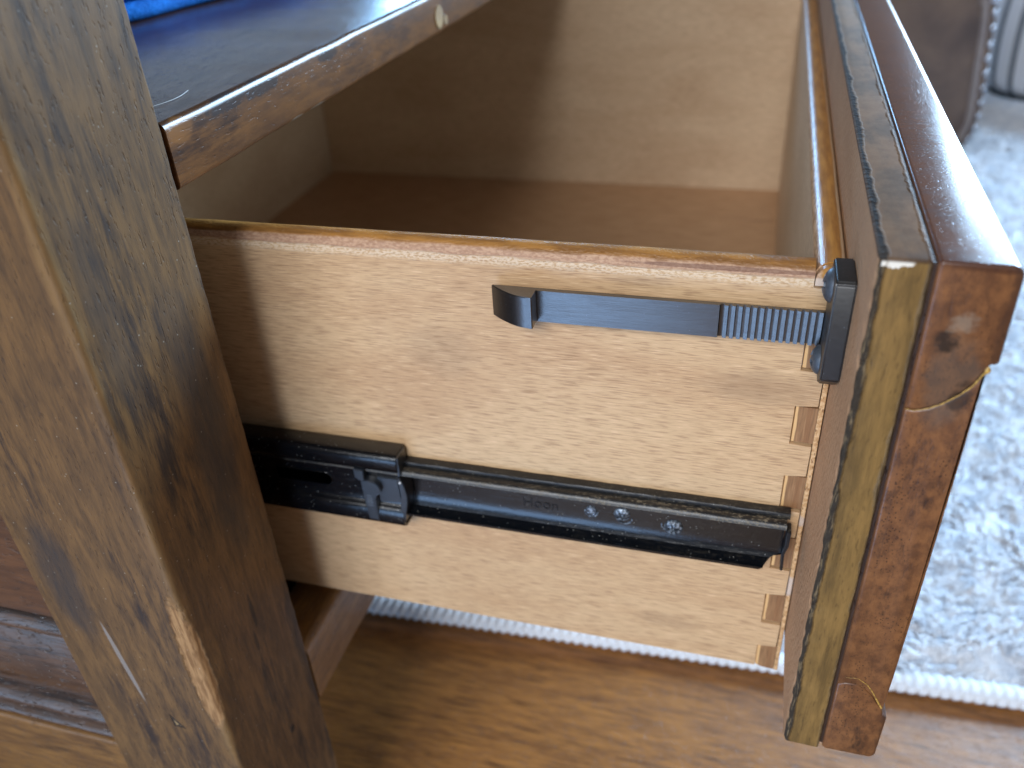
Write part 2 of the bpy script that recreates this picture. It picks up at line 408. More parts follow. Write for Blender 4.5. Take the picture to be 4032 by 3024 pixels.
# box front
def bf_extra(m, c, rg, b):
    n = m.noise((400, 60, 400), 3); n2 = m.noise((700, 200, 700), 3)
    zz = m.math('ADD', m.z, m.math('MULTIPLY', m.math('SUBTRACT', n, .5), .0012))
    top = m.step(zz, -.0075, -.0062)
    mid = m.mix(m.step(n, .3, .7), lin('#c08a42'), lin('#9c6a30'))
    pal = m.mix(m.step(n2, .4, .6), lin('#c9a684'), lin('#a07a5a'))
    xx = m.math('ADD', m.x, m.math('MULTIPLY', m.math('SUBTRACT', n, .5), .0012))
    inn = m.step(xx, -.0080, -.0068); rim = m.step(xx, -.0019, -.0011)
    tc = m.mix(inn, pal, mid); tc = m.mix(rim, tc, lin('#e3cfae'))
    c = m.mix(top, c, tc)
    # end strip: orange-tan with dark pores and glue blobs
    end = m.math('SUBTRACT', 1, m.step(m.y, .0032, .0040))
    po = m.math('SUBTRACT', 1, m.step(m.voro((900, 900, 420)), .18, .30))
    ec = m.mix(m.step(n2, .4, .62), lin('#d9b284'), lin('#bb8f60')); ec = m.mix(m.math('MULTIPLY', po, .7), ec, lin('#6b4427'))
    gl = m.step(m.noise((30, 30, 42), 1), .60, .64); ec = m.mix(m.math('MULTIPLY', gl, .8), ec, lin('#cdbcae'))
    c = m.mix(m.math('MULTIPLY', end, m.math('SUBTRACT', 1, top)), c, ec)
    rg = m.math('SUBTRACT', rg, m.math('MULTIPLY', top, .1))
    return c, rg, b
m_bf = maple('box_front_wood', 'y', (lin('#d8c2a8'), lin('#c2a98d'), lin('#a58a70')), bf_extra, DO, 4, .42)
bm = bmesh.new()
pr = [(z, x) for (x, z) in bull(RX0+.0003, 0, -.1805, -.0026)]
sweep(bm, pr, 'y', .0032, W-.0003, 60, .0001, 80, 2)
box(bm, -.0017, -.0001, .0001, .0033, -.1812, -.0075, .0002, 1)
fixn(bm); bfo = finish('box_front', bm, m_bf, drw)
def topcap():
    bm = bmesh.new()
    pr = [(z, x) for (x, z) in bull(-.0089, -.0001, -.0092, -.0028)]
    sweep(bm, pr, 'y', .0004, .0031, 1); fixn(bm); finish('dovetail_pin', bm, m_bf, bfo)
topcap()
def pin_extra(m, c, rg, b):
    n = m.noise((300, 300, 120), 2)
    xx = m.math('ADD', m.x, m.math('MULTIPLY', m.math('SUBTRACT', n, .5), .0008))
    c = m.mix(m.math('SUBTRACT', 1, m.step(xx, -.0080, -.0076)), c, lin('#d9b07a'))
    c = m.mix(m.math('MULTIPLY', m.math('MULTIPLY', m.step(xx, -.0050, -.0048), m.math('SUBTRACT', 1, m.step(xx, -.0034, -.0028))), .4), c, lin('#7d5435'))
    return c, rg, b
m_pin = maple('pin_wood', 'z', (lin('#9b7550'), lin('#856244'), lin('#6c4e36')), pin_extra, DO, 5)
for a, b in PINS+[LASTPIN]:
    bm = bmesh.new()
    z1, z0 = a-.0002, b+.0002
    if b == LASTPIN[1]: z0 = b
    pts = [(-.0087, z0+.0003), (-.00175, z0-.0001), (-.00175, z1-.0006), (-.0087, z1-.0003)]
    if b == LASTPIN[1]: pts = [(-.0090, z0+.0012), (-.0065, z0), (-.00175, z0-.0004), (-.00175, z1-.0003), (-.0090, z1)]
    k_ = len(pts)
    vs = [[bm.verts.new((x, y, z)) for (x, z) in pts] for y in (.0009+rnd.random()*.0004, .0032)]
    bm.faces.new(vs[0]); bm.faces.new(list(reversed(vs[1])))
    for k in range(k_): bm.faces.new((vs[0][k], vs[1][k], vs[1][(k+1) % k_], vs[0][(k+1) % k_]))
    bmesh.ops.recalc_face_normals(bm, faces=bm.faces); finish('dovetail_pin', bm, m_pin, bfo, smooth=False)
# drawer bottom
m_bot = stained('drawer_bottom_wood', 'x', lin('#cba27a'), lin('#b48a63'), lin('#8a654b'), .34, .15, .1, DO, 10, None, (6, 20), .5, 0, .0001)
bm = bmesh.new(); box(bm, L+.0002, RX0+.0002, TH+.0002, W-.0002, ZB-.004, ZB); finish('bottom_board', bm, m_bot, drw)

# ---- the two layer front
YF, ZT, ZFB = -.0463, .0218, -.1612
YE = .585
def inner_extra(m, c, rg, b):
    n = m.noise((200, 200, 120), 3); n2 = m.noise((500, 500, 400), 2); nb = m.noise((45, 45, 38), 2)
    # black rough glaze along the inner arris and the groove; clean brown inner face
    endf = m.math('SUBTRACT', 1, m.step(m.y, YF+.0004, YF+.0012))
    xx = m.math('ADD', m.x, m.math('ADD', m.math('MULTIPLY', m.math('SUBTRACT', n, .5), .0020), m.math('MULTIPLY', m.math('SUBTRACT', nb, .5), .0022)))
    lft = m.math('SUBTRACT', 1, m.step(xx, .0017, .0027)); rgt = m.step(xx, .0108, .0118)
    edge = m.math('MAXIMUM', lft, m.math('MULTIPLY', rgt, .8))
    n3 = m.noise((1300, 1300, 170), 4); band = m.mix(m.step(n3, .48, .68), lin('#2a2826'), lin('#6f6049'))
    c2 = m.mix(m.math('MULTIPLY', edge, .92), c, band)
    # white chip at the upper end corner
    wz = m.math('ADD', m.z, m.math('ADD', m.math('MULTIPLY', m.math('SUBTRACT', m.noise((650,)*3, 3), .5), .0030), m.math('MULTIPLY', m.x, -.10)))
    wc = m.math('MULTIPLY', m.step(wz, ZT-.0026, ZT-.0023), m.math('MULTIPLY', m.step(m.x, .0008, .0012), m.math('SUBTRACT', 1, m.step(m.math('ADD', m.x, m.math('MULTIPLY', n, .003)), .0085, .0095))))
    wc = m.math('MULTIPLY', wc, m.math('MULTIPLY', m.math('SUBTRACT', 1, m.step(m.z, ZT-.0006, ZT-.0002)), m.math('SUBTRACT', 1, m.step(m.y, YF+.0012, YF+.0018))))
    c2 = m.mix(wc, c2, lin('#e2dccf'))
    topd = m.step(m.z, ZT-.0012, ZT-.0004)
    inner = m.math('SUBTRACT', 1, m.step(m.x, .0006, .0010))
    face = m.mix(m.noise((40, 22, 70), 3), lin('#c29c79'), lin('#ac8565'))
    c2 = m.mix(m.math('MULTIPLY', inner, m.math('SUBTRACT', 1, endf)), c2, face)
    # dark arris above on the top face
    dl = m.math('MULTIPLY', topd, m.math('SUBTRACT', 1, m.step(xx, .0016, .0026)))
    c2 = m.mix(m.math('MULTIPLY', dl, .9), c2, lin('#272526'))
    ye = m.math('MULTIPLY', topd, m.math('SUBTRACT', 1, m.step(m.math('ADD', m.y, m.math('MULTIPLY', n, .012)), YF+.006, YF+.013)))
    c2 = m.mix(m.math('MULTIPLY', ye, .75), c2, lin('#33291f'))
    c2 = m.mix(m.math('MULTIPLY', topd, m.math('MULTIPLY', m.math('SUBTRACT', 1, dl), .8)), c2, m.mix(m.step(m.noise((120, 40, 120), 4), .35, .65), lin('#6b4e34'), lin('#4a3626')))
    b = m.bump(m.math('MULTIPLY', m.math('MULTIPLY', edge, n2), 1), .0009, 1, b)
    rg = m.math('ADD', m.math('ADD', rg, m.math('MULTIPLY', lft, .35)), m.math('MULTIPLY', topd, .30))
    return c2, rg, b
m_inner = stained('front_inner_wood', 'z', lin('#896b3e'), lin('#66502f'), lin('#382c21'), .45, .16, .6, DO, 11, inner_extra, (16, 60), .18, 0, .00002)
bm = bmesh.new()
pr = rrect(.0003, .0121, YF, YE, (.0010, .0011, .001, .001), 4)+[(.0003, .25), (.0003, .05), (.0003, YF+.012), (.0003, YF+.006), (.0003, YF+.0032)]
st = [ZFB+(ZT-ZFB)*k/150 for k in range(151)]
rings = sweep(bm, pr, 'z', 0, 0, stations=[ZFB, ZFB+.0005]+st[1:-1]+[ZT-.0004, ZT])
for v in bm.verts:
    # round off ends + gouged inner arris
    for zz, s in ((ZT, -1), (ZFB, 1)):
        d = abs(v.co.z-zz)
        if d < .0002:
            cx, cy = .0062, .27
            v.co.x += (.0007 if v.co.x < cx else -.0007); v.co.y += (.0007 if v.co.y < cy else -.0007)
    if v.co.y < YF+.002 and v.co.x < .0025:
        k = max(0, mn.noise(v.co*220)+.1)*.0011+max(0, mn.noise(v.co*60))*.0008
        v.co.x += k*.9; v.co.y += k*.35
fixn(bm); finish('front_inner_board', bm, m_inner, drw, angle=50, label='olive brown inner board of the drawer front')

RED_L, RED_M, RED_D = lin('#7f5433'), lin('#5a3924'), lin('#2c1f1a')
def outer_extra(m, c, rg, b):
    n = m.noise((90, 90, 60), 3); n2 = m.noise((500, 500, 400), 2)
    pores = m.math('SUBTRACT', 1, m.step(m.voro((1100, 1100, 800)), .14, .34))
    c = m.mix(m.math('MULTIPLY', pores, m.math('MULTIPLY', m.step(n, .4, .6), .8)), c, lin('#2e1b14'))
    # smoky smudge high on the end
    e = m.ell((.0215, YF, -.010), (.0055, .004, .011), .9, 1.6, 160)
    c = m.mix(m.math('MULTIPLY', e, .5), c, lin('#5b5148'))
    e2 = m.ell((.0185, YF, .0015), (.0024, .004, .0024), .9, 2.2, 420); c = m.mix(m.math('MULTIPLY', e2, .85), c, lin('#1d1917'))
    e3 = m.ell((.0250, YF, -.0145), (.0024, .004, .0045), .9, 2.2, 420); c = m.mix(m.math('MULTIPLY', e3, .7), c, lin('#231d1a'))
    e4 = m.ell((.0205, YF, .0065), (.0028, .004, .0024), .9, 2.2, 420); c = m.mix(m.math('MULTIPLY', e4, .4), c, lin('#9c8d7a'))
    e5 = m.ell((.0285, YF, .0215), (.02, .0035, .0018), .6, .8, 200); c = m.mix(m.math('MULTIPLY', e5, .7), c, lin('#381d14'))
    rt = m.math('MULTIPLY', m.step(m.math('ADD', m.x, m.math('MULTIPLY', m.math('SUBTRACT', n2, .5), .003)), .0282, .0296), .65)
    c = m.mix(rt, c, lin('#3b2820'))
    lf = m.math('SUBTRACT', 1, m.step(m.x, .0131, .0137)); c = m.mix(m.math('MULTIPLY', lf, .35), c, lin('#8a5f44'))
    top = m.step(m.z, ZT-.0010, ZT-.0003)
    c = m.mix(m.math('MULTIPLY', top, .75), c, m.mix(n, lin('#5a392b'), lin('#42281f')) )
    rg = m.math('SUBTRACT', rg, m.math('MULTIPLY', top, .15))
    return c, rg, b
m_outer = stained('front_outer_wood', 'z', RED_L, RED_M, RED_D, .36, .42, .5, DO, 12, outer_extra, (20, 50), .5, 0, .00002, True)
def outer_piece(name, prof, label=None, y0=YF):
    """outline in (x,z), rounded, with depth along y"""
    bm = bmesh.new()
    b2 = bmesh.new()
    vs = [bm.verts.new((x, y0, z)) for (x, z) in prof]; f = bm.faces.new(vs)
    r = bmesh.ops.extrude_face_region(bm, geom=[f])
    ev = [v for v in r['geom'] if isinstance(v, bmesh.types.BMVert)]
    bmesh.ops.translate(bm, verts=ev, vec=(0, YE-y0, 0))
    bmesh.ops.recalc_face_normals(bm, faces=bm.faces)
    es = [e for e in bm.edges if all(abs(v.co.y-y0) < 1e-6 for v in e.verts)]
    bmesh.ops.bevel(bm, geom=es, offset=.0008, segments=3, profile=.5, affect='EDGES')
    b2.free()
    return finish(name, bm, m_outer, drw, angle=40, label=label)
def arc(cx, cz, r, a0, a1, n=5): return [(cx+r*math.cos(math.radians(a0+(a1-a0)*k/n)), cz+r*math.sin(math.radians(a0+(a1-a0)*k/n))) for k in range(n+1)]
G0, G1 = .0131, .0306
# curved seams between rails and panel
seam_t = [(G0, -.0188), (.0155, -.0190), (.0185, -.0180), (.0215, -.0160), (.0245, -.0132), (.0270, -.0100), (.0290, -.0052)]
seam_b = [(G0, -.1268), (.0155, -.1258), (.0185, -.1256), (.0215, -.1270), (.0240, -.1295), (.0262, -.1330), (.0282, -.1352)]
top_prof = [(x, z+.00006) for x, z in seam_t]+arc(.0300, -.0030, .0012, -110, 0, 3)+arc(.0284, .0190, .0026, 0, 90)+arc(G0+.0010, ZT-.0010, .0010, 90, 180, 4)
mid_prof = [(x, z+.00006) for x, z in seam_b]+[(.0286, -.120), (.0290, -.08), (.0292, -.03), (.0291, -.0056)]+[(x, z-.00006) for x, z in reversed(seam_t)]
bot_prof = [(x, z-.00006) for x, z in reversed(seam_b)]+arc(G0+.0012, ZFB+.0012, .0012, 180, 270, 4)+arc(.0276, ZFB+.0024, .0024, 270, 360)+arc(.0290, -.1400, .0012, 0, 100, 3)
outer_piece('top_rail', top_prof, 'thick top rail of the drawer front')
outer_piece('front_panel', mid_prof)
outer_piece('bottom_rail', bot_prof, 'short bottom rail of the drawer front', YF+.0004)
# dark timber seen in the groove between the layers
m_gr = stained('groove_wood', 'z', lin('#3b2a20'), lin('#2b1d18'), lin('#171213'), .5, .4, .3, DO, 13)
bm = bmesh.new(); box(bm, .0119, .0133, YF+.0016, YE-.002, ZFB+.0016, ZT-.0012); finish('glue_layer', bm, m_gr, drw)
# stringy dried glue along the two seams
m_glue = M('dried_glue'); m_glue = m_glue.out(m_glue.mix(m_glue.step(m_glue.noise((900,)*3, 2), .4, .6), lin('#c09a4c'), lin('#8a6a34')), .45)
def strand(pts, r0, r1):
    P = [Vector(p) for p in pts]; out = []
    for i in range(len(P)-1):
        for k in range(6):
            q = P[i].lerp(P[i+1], k/6); q.y += mn.noise(q*1500)*.00015; q.z += mn.noise(q*900+Vector((5, 5, 5)))*.00015; out.append(q)
    out.append(P[-1]); n = len(out)
    bm = bmesh.new(); tube(bm, out, [(r0+(r1-r0)*i/n)*(.75+.5*abs(mn.noise(out[i]*1200))) for i in range(n)], 6)
    return bm
pts = [(x, YF-.00005, z) for x, z in seam_t[:-1]]+[(.0287, YF+.0002, -.0062)]
finish('glue_strand', strand(pts, .00010, .00030), m_glue, drw)
pts = [(x, YF-.00005, z+.0) for x, z in ((.0150, -.1225), (.0185, -.1222), (.0215, -.1240), (.0240, -.1275), (.0258, -.1310), (.0276, -.1342))]
finish('glue_strand', strand(pts, .00005, .00040), m_glue, drw)
bm = bmesh.new(); bmesh.ops.create_icosphere(bm, subdivisions=2, radius=1)
for v in bm.verts: v.co = Vector((v.co.x*.0008, v.co.y*.0008, v.co.z*.0011))*(1+.3*mn.noise(v.co*3))+Vector((.0291, YF+.0006, -.0058))
finish('glue_blob', bm, m_glue, drw)

# ---- safety latch (child of the drawer it is screwed to)
def plastic(name, base='#0d0e10', rough=.34, layer='z', amp=.00006, coat=0):
    m = M(name, (0, 0, 0)); lay = m.noise({'z': (60, 60, 4200), 'x': (4200, 60, 60), 'y': (60, 4200, 60)}[layer], 1)
    n = m.noise((500, 500, 900), 3)
    sp = m.math('SUBTRACT', 1, m.step(m.voro((420,)*3), .05, .09))
    c = m.mix(m.math('MULTIPLY', sp, .5), lin(base), lin('#5d646c'))
    rg = m.math('ADD', rough-.08, m.math('MULTIPLY', n, .2))
    return m.out(c, rg, m.bump(m.math('ADD', lay, m.math('MULTIPLY', n, .4)), amp), 1, 0, coat)
m_pl = plastic('black_printed_plastic', '#08090b', .34, 'z', .00008, 1)
m_pl2 = plastic('black_bracket_plastic', '#08090a', .42, 'y', .00006)
YS0, YS1 = -.0056, -.0036          # outer / inner face of the strap
ZS0, ZS1 = -.0262, -.0150
bm = bmesh.new()
top = []
# outline in (x,y), wedge hook on the left, comb of ribs on the right
hook = [(-.1082, YS1), (-.1083, YS1-.0004)]
for k in range(1, 11):
    t = k/10; hook.append((-.1083+t*.0116, YS1-.0004-.0066*(1-(1-t)**1.45)))
hook += [(-.0955, YS1-.0072), (-.0935, YS1-.0072), (-.0932, YS1-.0069), (-.0931, YS0+.0002)]
flat = [(-.092, YS0), (-.075, YS0-.0001), (-.055, YS0), (-.0355, YS0), (-.0352, YS0+.0010)]
ribs = []
x = -.0346; NR = 14; pitch = (.0346-.0052)/NR
for i in range(NR):
    ribs += [(x, YS0+.0012), (x+pitch*.22, YS0+.0012), (x+pitch*.27, YS0+.00016), (x+pitch*.80, YS0-.00008), (x+pitch*.86, YS0+.0004), (x+pitch*.90, YS0+.0012)]
    x += pitch
ol = hook+flat+ribs+[(-.0050, YS0), (-.0040, YS0), (-.0040, YS1)]
def ext(ol, z0, z1, bm):
    a = [bm.verts.new((x, y, z0)) for x, y in ol]; b = [bm.verts.new((x, y, z1)) for x, y in ol]
    bm.faces.new(list(reversed(a))); bm.faces.new(b); n = len(ol)
    for k in range(n): bm.faces.new((a[k], a[(k+1) % n], b[(k+1) % n], b[k]))
ext(ol, ZS0, ZS1, bm); bmesh.ops.recalc_face_normals(bm, faces=bm.faces)
es = [e for e in bm.edges if abs(e.verts[0].co.z-e.verts[1].co.z) < 1e-7 and all(v.co.x < -.0936 for v in e.verts)]
bmesh.ops.bevel(bm, geom=es, offset=.00025, segments=2, affect='EDGES')
latch = finish('safety_latch', bm, m_pl, drw, angle=32, label='black ribbed plastic latch strap with hooked tip on the drawer side')
# mounting bracket: tall bar against the drawer front
bm = bmesh.new()
pz = [(-.0205, -.0290), (-.0205, .0012), (-.0198, .0022), (-.0185, .0026), (-.0046, .0026), (-.0046, -.0110), (-.0046, -.0335), (-.0150, -.0335)]
a = [bm.verts.new((-.0053, y, z)) for y, z in pz]; b = [bm.verts.new((.0002, y, z)) for y, z in pz]
n = len(pz); bm.faces.new(a); bm.faces.new(list(reversed(b)))
for k in range(n): bm.faces.new((a[k], b[k], b[(k+1) % n], a[(k+1) % n]))
bmesh.ops.recalc_face_normals(bm, faces=bm.faces)
bmesh.ops.bevel(bm, geom=list(bm.edges), offset=.0005, segments=3, affect='EDGES')
finish('latch_bracket', bm, m_pl2, latch, angle=40)
ms = M('black_screw_metal'); m_scr = ms.out(ms.mix(ms.noise((700,)*3, 2), lin('#3a4048'), lin('#5a626c')), .42, None, .6, .3)
def dome_screw(cx, cy, cz, r, h, name, parent, cross=True, mat=None, ax='-x', seg=24):
    """domed head with a real cross recess; axis -x or -y"""
    bm = bmesh.new(); rings = 12; R = []
    for i in range(rings+1):
        a = i/rings*math.pi/2; rr = r*math.sin(a) if i else 0; hh = h*math.cos(a)
        ring = []
        for k in range(seg*2 if i else 1):
            t = 2*math.pi*k/(seg*2); u, v = rr*math.cos(t), rr*math.sin(t); d = hh
            if cross and rr < r*.55:
                w_ = r*.13
                if abs(u) < w_ or abs(v) < w_: d -= h*.75
            ring.append(bm.verts.new((u, v, d)))
        R.append(ring)
    R.append([bm.verts.new((v.co.x, v.co.y, -h*.25)) for v in R[-1]])
    m_ = seg*2
    for k in range(m_): bm.faces.new((R[0][0], R[1][k], R[1][(k+1) % m_]))
    for i in range(1, len(R)-1):
        for k in range(m_): bm.faces.new((R[i][k], R[i+1][k], R[i+1][(k+1) % m_], R[i][(k+1) % m_]))
    rot = Matrix.Rotation(-math.pi/2, 3, 'Y') if ax == '-x' else Matrix.Rotation(math.pi/2, 3, 'X')
    bmesh.ops.rotate(bm, verts=bm.verts, cent=(0, 0, 0), matrix=rot)
    bmesh.ops.rotate(bm, verts=bm.verts, cent=(0, 0, 0), matrix=Matrix.Rotation(rnd.uniform(-.5, .5), 3, 'X' if ax == '-x' else 'Y'))
    bmesh.ops.translate(bm, verts=bm.verts, vec=(cx, cy, cz)); bmesh.ops.recalc_face_normals(bm, faces=bm.faces)
    return finish(name, bm, mat or m_scr, parent, angle=35)
dome_screw(-.0048, -.0104, -.0034, .0051, .0031, 'screw', latch)
dome_screw(-.0048, -.0098, -.0283, .0046, .0031, 'screw', latch)

# ================================================================== DRAWER SLIDE
sl = empty('drawer_slide', (-.12, -.005, -.12), 'black steel telescopic drawer slide screwed along the pale drawer side', 'drawer slide')
SO = tuple(sl.location)
def steel(name, rough=.3, dust=.4, seed=0, zdust=None):
    m = M(name, SO); n = m.noise((120, 600, 600), 4, .6, 0, (seed, 0, 0)); f = m.noise((800, 1500, 1500), 3, .6, 0, (seed, 0, 0))
    sp = m.voro((520, 700, 700), (seed, 2, 2)); sp = m.math('MULTIPLY', m.math('SUBTRACT', 1, m.step(sp, .07, .13)), m.step(n, .42, .55))
    c = m.mix(m.math('MULTIPLY', sp, .75), lin('#06090e'), lin('#9b9a93'))
    d = m.math('MULTIPLY', m.step(m.math('ADD', m.math('MULTIPLY', f, .6), m.math('MULTIPLY', n, .4)), .50, .62), dust)
    if zdust: d = m.math('MULTIPLY', d, m.step(m.z, zdust[0], zdust[1]))
    xr = m.step(m.x, -.13, -.02); d = m.math('MULTIPLY', d, m.math('ADD', .35, m.math('MULTIPLY', xr, .65)))
    c = m.mix(d, c, lin('#7f7460'))
    rg = m.math('ADD', rough, m.math('ADD', m.math('MULTIPLY', d, .5), m.math('MULTIPLY', sp, .3)))
    rg = m.math('ADD', rg, m.math('MULTIPLY', m.math('SUBTRACT', n, .5), .15))
    return m.out(c, rg, m.bump(m.math('ADD', f, m.math('MULTIPLY', n, 2)), .00005), .55, 0, .15)
m_st = steel('black_slide_steel', .20, .06, 1); m_st2 = steel('dusty_slide_steel', .40, .75, 2, (-.1005, -.0985))
m_st3 = steel('rough_black_steel', .55, .25, 3)
def sheet(line, t, x0, x1, name, mat, parent, nx=60, jit=.00003, seed=0, clip=None):
    """open profile line in (y,z), thickened by t, swept along x"""
    P = [Vector((p[0], p[1])) for p in line]; up, dn = [], []
    for i, p in enumerate(P):
        d = (P[min(i+1, len(P)-1)]-P[max(i-1, 0)]).normalized(); nn = Vector((-d.y, d.x))
        up.append(p+nn*t/2); dn.append(p-nn*t/2)
    bm = bmesh.new(); sweep(bm, [tuple(p) for p in up+list(reversed(dn))], 'x', x0, x1, nx, jit, 120, seed)
    if clip:
        for v in bm.verts: clip(v)
    fixn(bm); return finish(name, bm, mat, parent, angle=35)
def sm(pts, k=4):
    """Catmull-Rom smoothing of a polyline"""
    out = []; n = len(pts)
    for i in range(n-1):
        p0, p1, p2, p3 = (Vector(pts[j]) for j in (max(i-1, 0), i, i+1, min(i+2, n-1)))
        for s_ in range(k):
            t = s_/k; out.append(tuple(.5*((2*p1)+(-p0+p2)*t+(2*p0-5*p1+4*p2-p3)*t*t+(-p0+3*p1-3*p2+p3)*t**3)))
    out.append(tuple(pts[-1])); return out
# inner (drawer) member
low = [(-.0020, -.0990), (-.0019, -.1060), (-.0020, -.1130), (-.0032, -.1165), (-.0040, -.1172), (-.0068, -.1184), (-.0080, -.1186)]
def clipr(v):
    # the lower flange's front corner is cut off at an angle
    if v.co.z < -.1150 and v.co.x > -.0145: v.co.x = min(v.co.x, -.0135+(v.co.z+.119)*1.4)
sheet(sm(low, 4), .0011, -.30, -.0062, 'drawer_member', m_st, sl, 120, .00003, 1, clipr)
topf = [(-.0018, -.0992), (-.0022, -.0978), (-.0040, -.0972), (-.0055, -.0969), (-.0072, -.0972), (-.0081, -.0986)]
sheet(sm(topf, 4), .0011, -.30, -.0062, 'ball_track', m_st2, sl, 160, .00007, 2)
bm = bmesh.new(); sweep(bm, rrect(-.0042, -.0001, -.0972, -.0948, (.0003, .0003, .0003, .0008), 3), 'x', -.30, -.0052, 160, .00012, 180, 4); fixn(bm)
finish('backing_strip', bm, m_st3, sl, angle=30)
# bent end stop at the front
bm = bmesh.new()
ol = [(-.0078, -.1000), (-.0084, -.1060), (-.0082, -.1100), (-.0090, -.1160), (-.0088, -.1175), (-.0045, -.1178), (-.0032, -.1100), (-.0022, -.1000)]
a = [bm.verts.new((-.0058+(-.0006 if z < -.109 else 0), y, z)) for y, z in ol]; b = [bm.verts.new((-.0044+(-.0010 if z < -.109 else 0), y, z)) for y, z in ol]
bm.faces.new(a); bm.faces.new(list(reversed(b)))
for k in range(len(ol)): bm.faces.new((a[k], b[k], b[(k+1) % len(ol)], a[(k+1) % len(ol)]))
bmesh.ops.recalc_face_normals(bm, faces=bm.faces); bmesh.ops.bevel(bm, geom=list(bm.edges), offset=.00025, segments=2, affect='EDGES')
finish('end_stop', bm, m_st2, sl, angle=40)
# screws and rivet on the web
mg = M('worn_screw_metal'); ng = mg.noise((900,)*3, 3)
m_ws = mg.out(mg.mix(mg.step(ng, .45, .62), lin('#41464d'), lin('#9aa6b2')), .42, mg.bump(ng, .0003), .6, .5)
bm = bmesh.new(); bmesh.ops.create_cone(bm, cap_ends=True, segments=24, radius1=.0023, radius2=.0019, depth=.0007)
bmesh.ops.rotate(bm, verts=bm.verts, cent=(0, 0, 0), matrix=Matrix.Rotation(math.pi/2, 3, 'X')); bmesh.ops.translate(bm, verts=bm.verts, vec=(-.0757, -.0027, -.1075))
finish('rivet', bm, m_ws, sl)
dome_screw(-.0641, -.0024, -.1072, .0031, .0015, 'screw', sl, True, m_ws, '-y')
dome_screw(-.0449, -.0024, -.1098, .0034, .0017, 'screw', sl, True, m_ws, '-y')
def ring(cx, cz, r, y, name='torn_rim'):
    bm = bmesh.new(); pts = [(cx+r*math.cos(a_)*(1+.1*mn.noise(Vector((a_, cx*99, 0)))), y, cz+r*math.sin(a_)) for a_ in [math.radians(170+k*17) for k in range(12)]]
    tube(bm, pts, .00028, 5); finish(name, bm, m_ws, sl)
ring(-.0757, -.1078, .0025, -.0026); ring(-.0632, -.1085, .0030, -.0026); ring(-.0468, -.1090, .0026, -.0026)
# lettering pressed into the web
def lettering(txt, size, loc, rot, mat, name, parent, ext_=.00006):
    cu = bpy.data.curves.new(name, 'FONT'); cu.body = txt; cu.size = size; cu.extrude = ext_; cu.align_x = 'CENTER'; cu.align_y = 'CENTER'
    t = bpy.data.objects.new(name, cu); COL.objects.link(t); dg = bpy.context.evaluated_depsgraph_get()
    me = bpy.data.meshes.new_from_object(t.evaluated_get(dg)); bpy.data.objects.remove(t)
    bm = bmesh.new(); bm.from_mesh(me); bmesh.ops.transform(bm, matrix=Matrix.Translation(loc) @ rot, verts=bm.verts)
    return finish(name, bm, mat, parent, smooth=False)
ml = M('pressed_letter'); m_let = ml.out(lin('#050507'), .30, None, .5)
lettering('Hoon', .0062, (-.0955, -.00262, -.1080), Matrix.Rotation(math.pi/2, 4, 'X'), m_let, 'lettering', sl)
# middle member
X1 = -.1500
mid = [(-.0014, -.0890), (-.0050, -.0887), (-.0083, -.0890), (-.0097, -.0903), (-.0099, -.0925), (-.0095, -.0955), (-.0078, -.0972), (-.0072, -.0990),
       (-.0071, -.1060), (-.0072, -.1130), (-.0080, -.1148), (-.0093, -.1160), (-.0099, -.1180), (-.0099, -.1215), (-.0093, -.1230), (-.0070, -.1238), (-.0014, -.1238)]
def slot(v):
    pass
sheet(sm(mid, 4), .0012, -.42, X1, 'middle_member', m_st, sl, 140, .00004, 5)
# slot hole in the web: black plate painted as the hole's shade, with raised rim
m_hole_shade = M('painted_hole_shade').out(lin('#010101'), .9, None, 0)
bm = bmesh.new()
ol = [(-.205, -.1028)]+[(-.1835+.0031*math.cos(math.radians(a_)), -.1059+.0031*math.sin(math.radians(a_))) for a_ in range(90, -91, -15)]+[(-.205, -.1090)]
a = [bm.verts.new((x, -.00800, z)) for x, z in ol]; bm.faces.new(a)
finish('slot_hole_shade', bm, m_hole_shade, sl, smooth=False)
bm = bmesh.new(); tube(bm, [(x, -.0079, z) for x, z in ol], .00022, 6); finish('slot_rim', bm, m_st, sl)
# plastic keeper clip with moulded figures
m_clip = plastic('clip_plastic', '#1c2026', .30, 'z', .00004)
bm = bmesh.new()
ol = [(-.1660, -.1018), (-.1640, -.1012), (-.1622, -.1012)]+[(-.1622+.0042*math.cos(math.radians(a_)), -.1052+.0038*math.sin(math.radians(a_))) for a_ in range(75, -61, -15)]+[(-.1608, -.1102), (-.1606, -.1215), (-.1650, -.1212), (-.1658, -.1100)]
def plate(bm, ol, y0, y1, bv=.0003):
    a = [bm.verts.new((x, y0, z)) for x, z in ol]; b = [bm.verts.new((x, y1, z)) for x, z in ol]
    bm.faces.new(a); bm.faces.new(list(reversed(b)))
    for k in range(len(ol)): bm.faces.new((a[k], b[k], b[(k+1) % len(ol)], a[(k+1) % len(ol)]))
    bmesh.ops.recalc_face_normals(bm, faces=bm.faces)
    es = [e for e in bm.edges if all(abs(v.co.y-y0) < 1e-7 for v in e.verts)]
    bmesh.ops.bevel(bm, geom=es, offset=bv, segments=2, affect='EDGES')
plate(bm, ol, -.0111, -.0070); clip = finish('keeper_clip', bm, m_clip, sl, angle=35)
bm = bmesh.new(); plate(bm, [(-.1685, -.0965), (-.1684, -.1005), (-.1668, -.1020), (-.1645, -.1020), (-.1645, -.0968)], -.0108, -.0070); finish('keeper_clip', bm, m_clip, sl, angle=35)
mc2 = M('moulded_figure'); m_fig = mc2.out(lin('#5b626b'), .4)
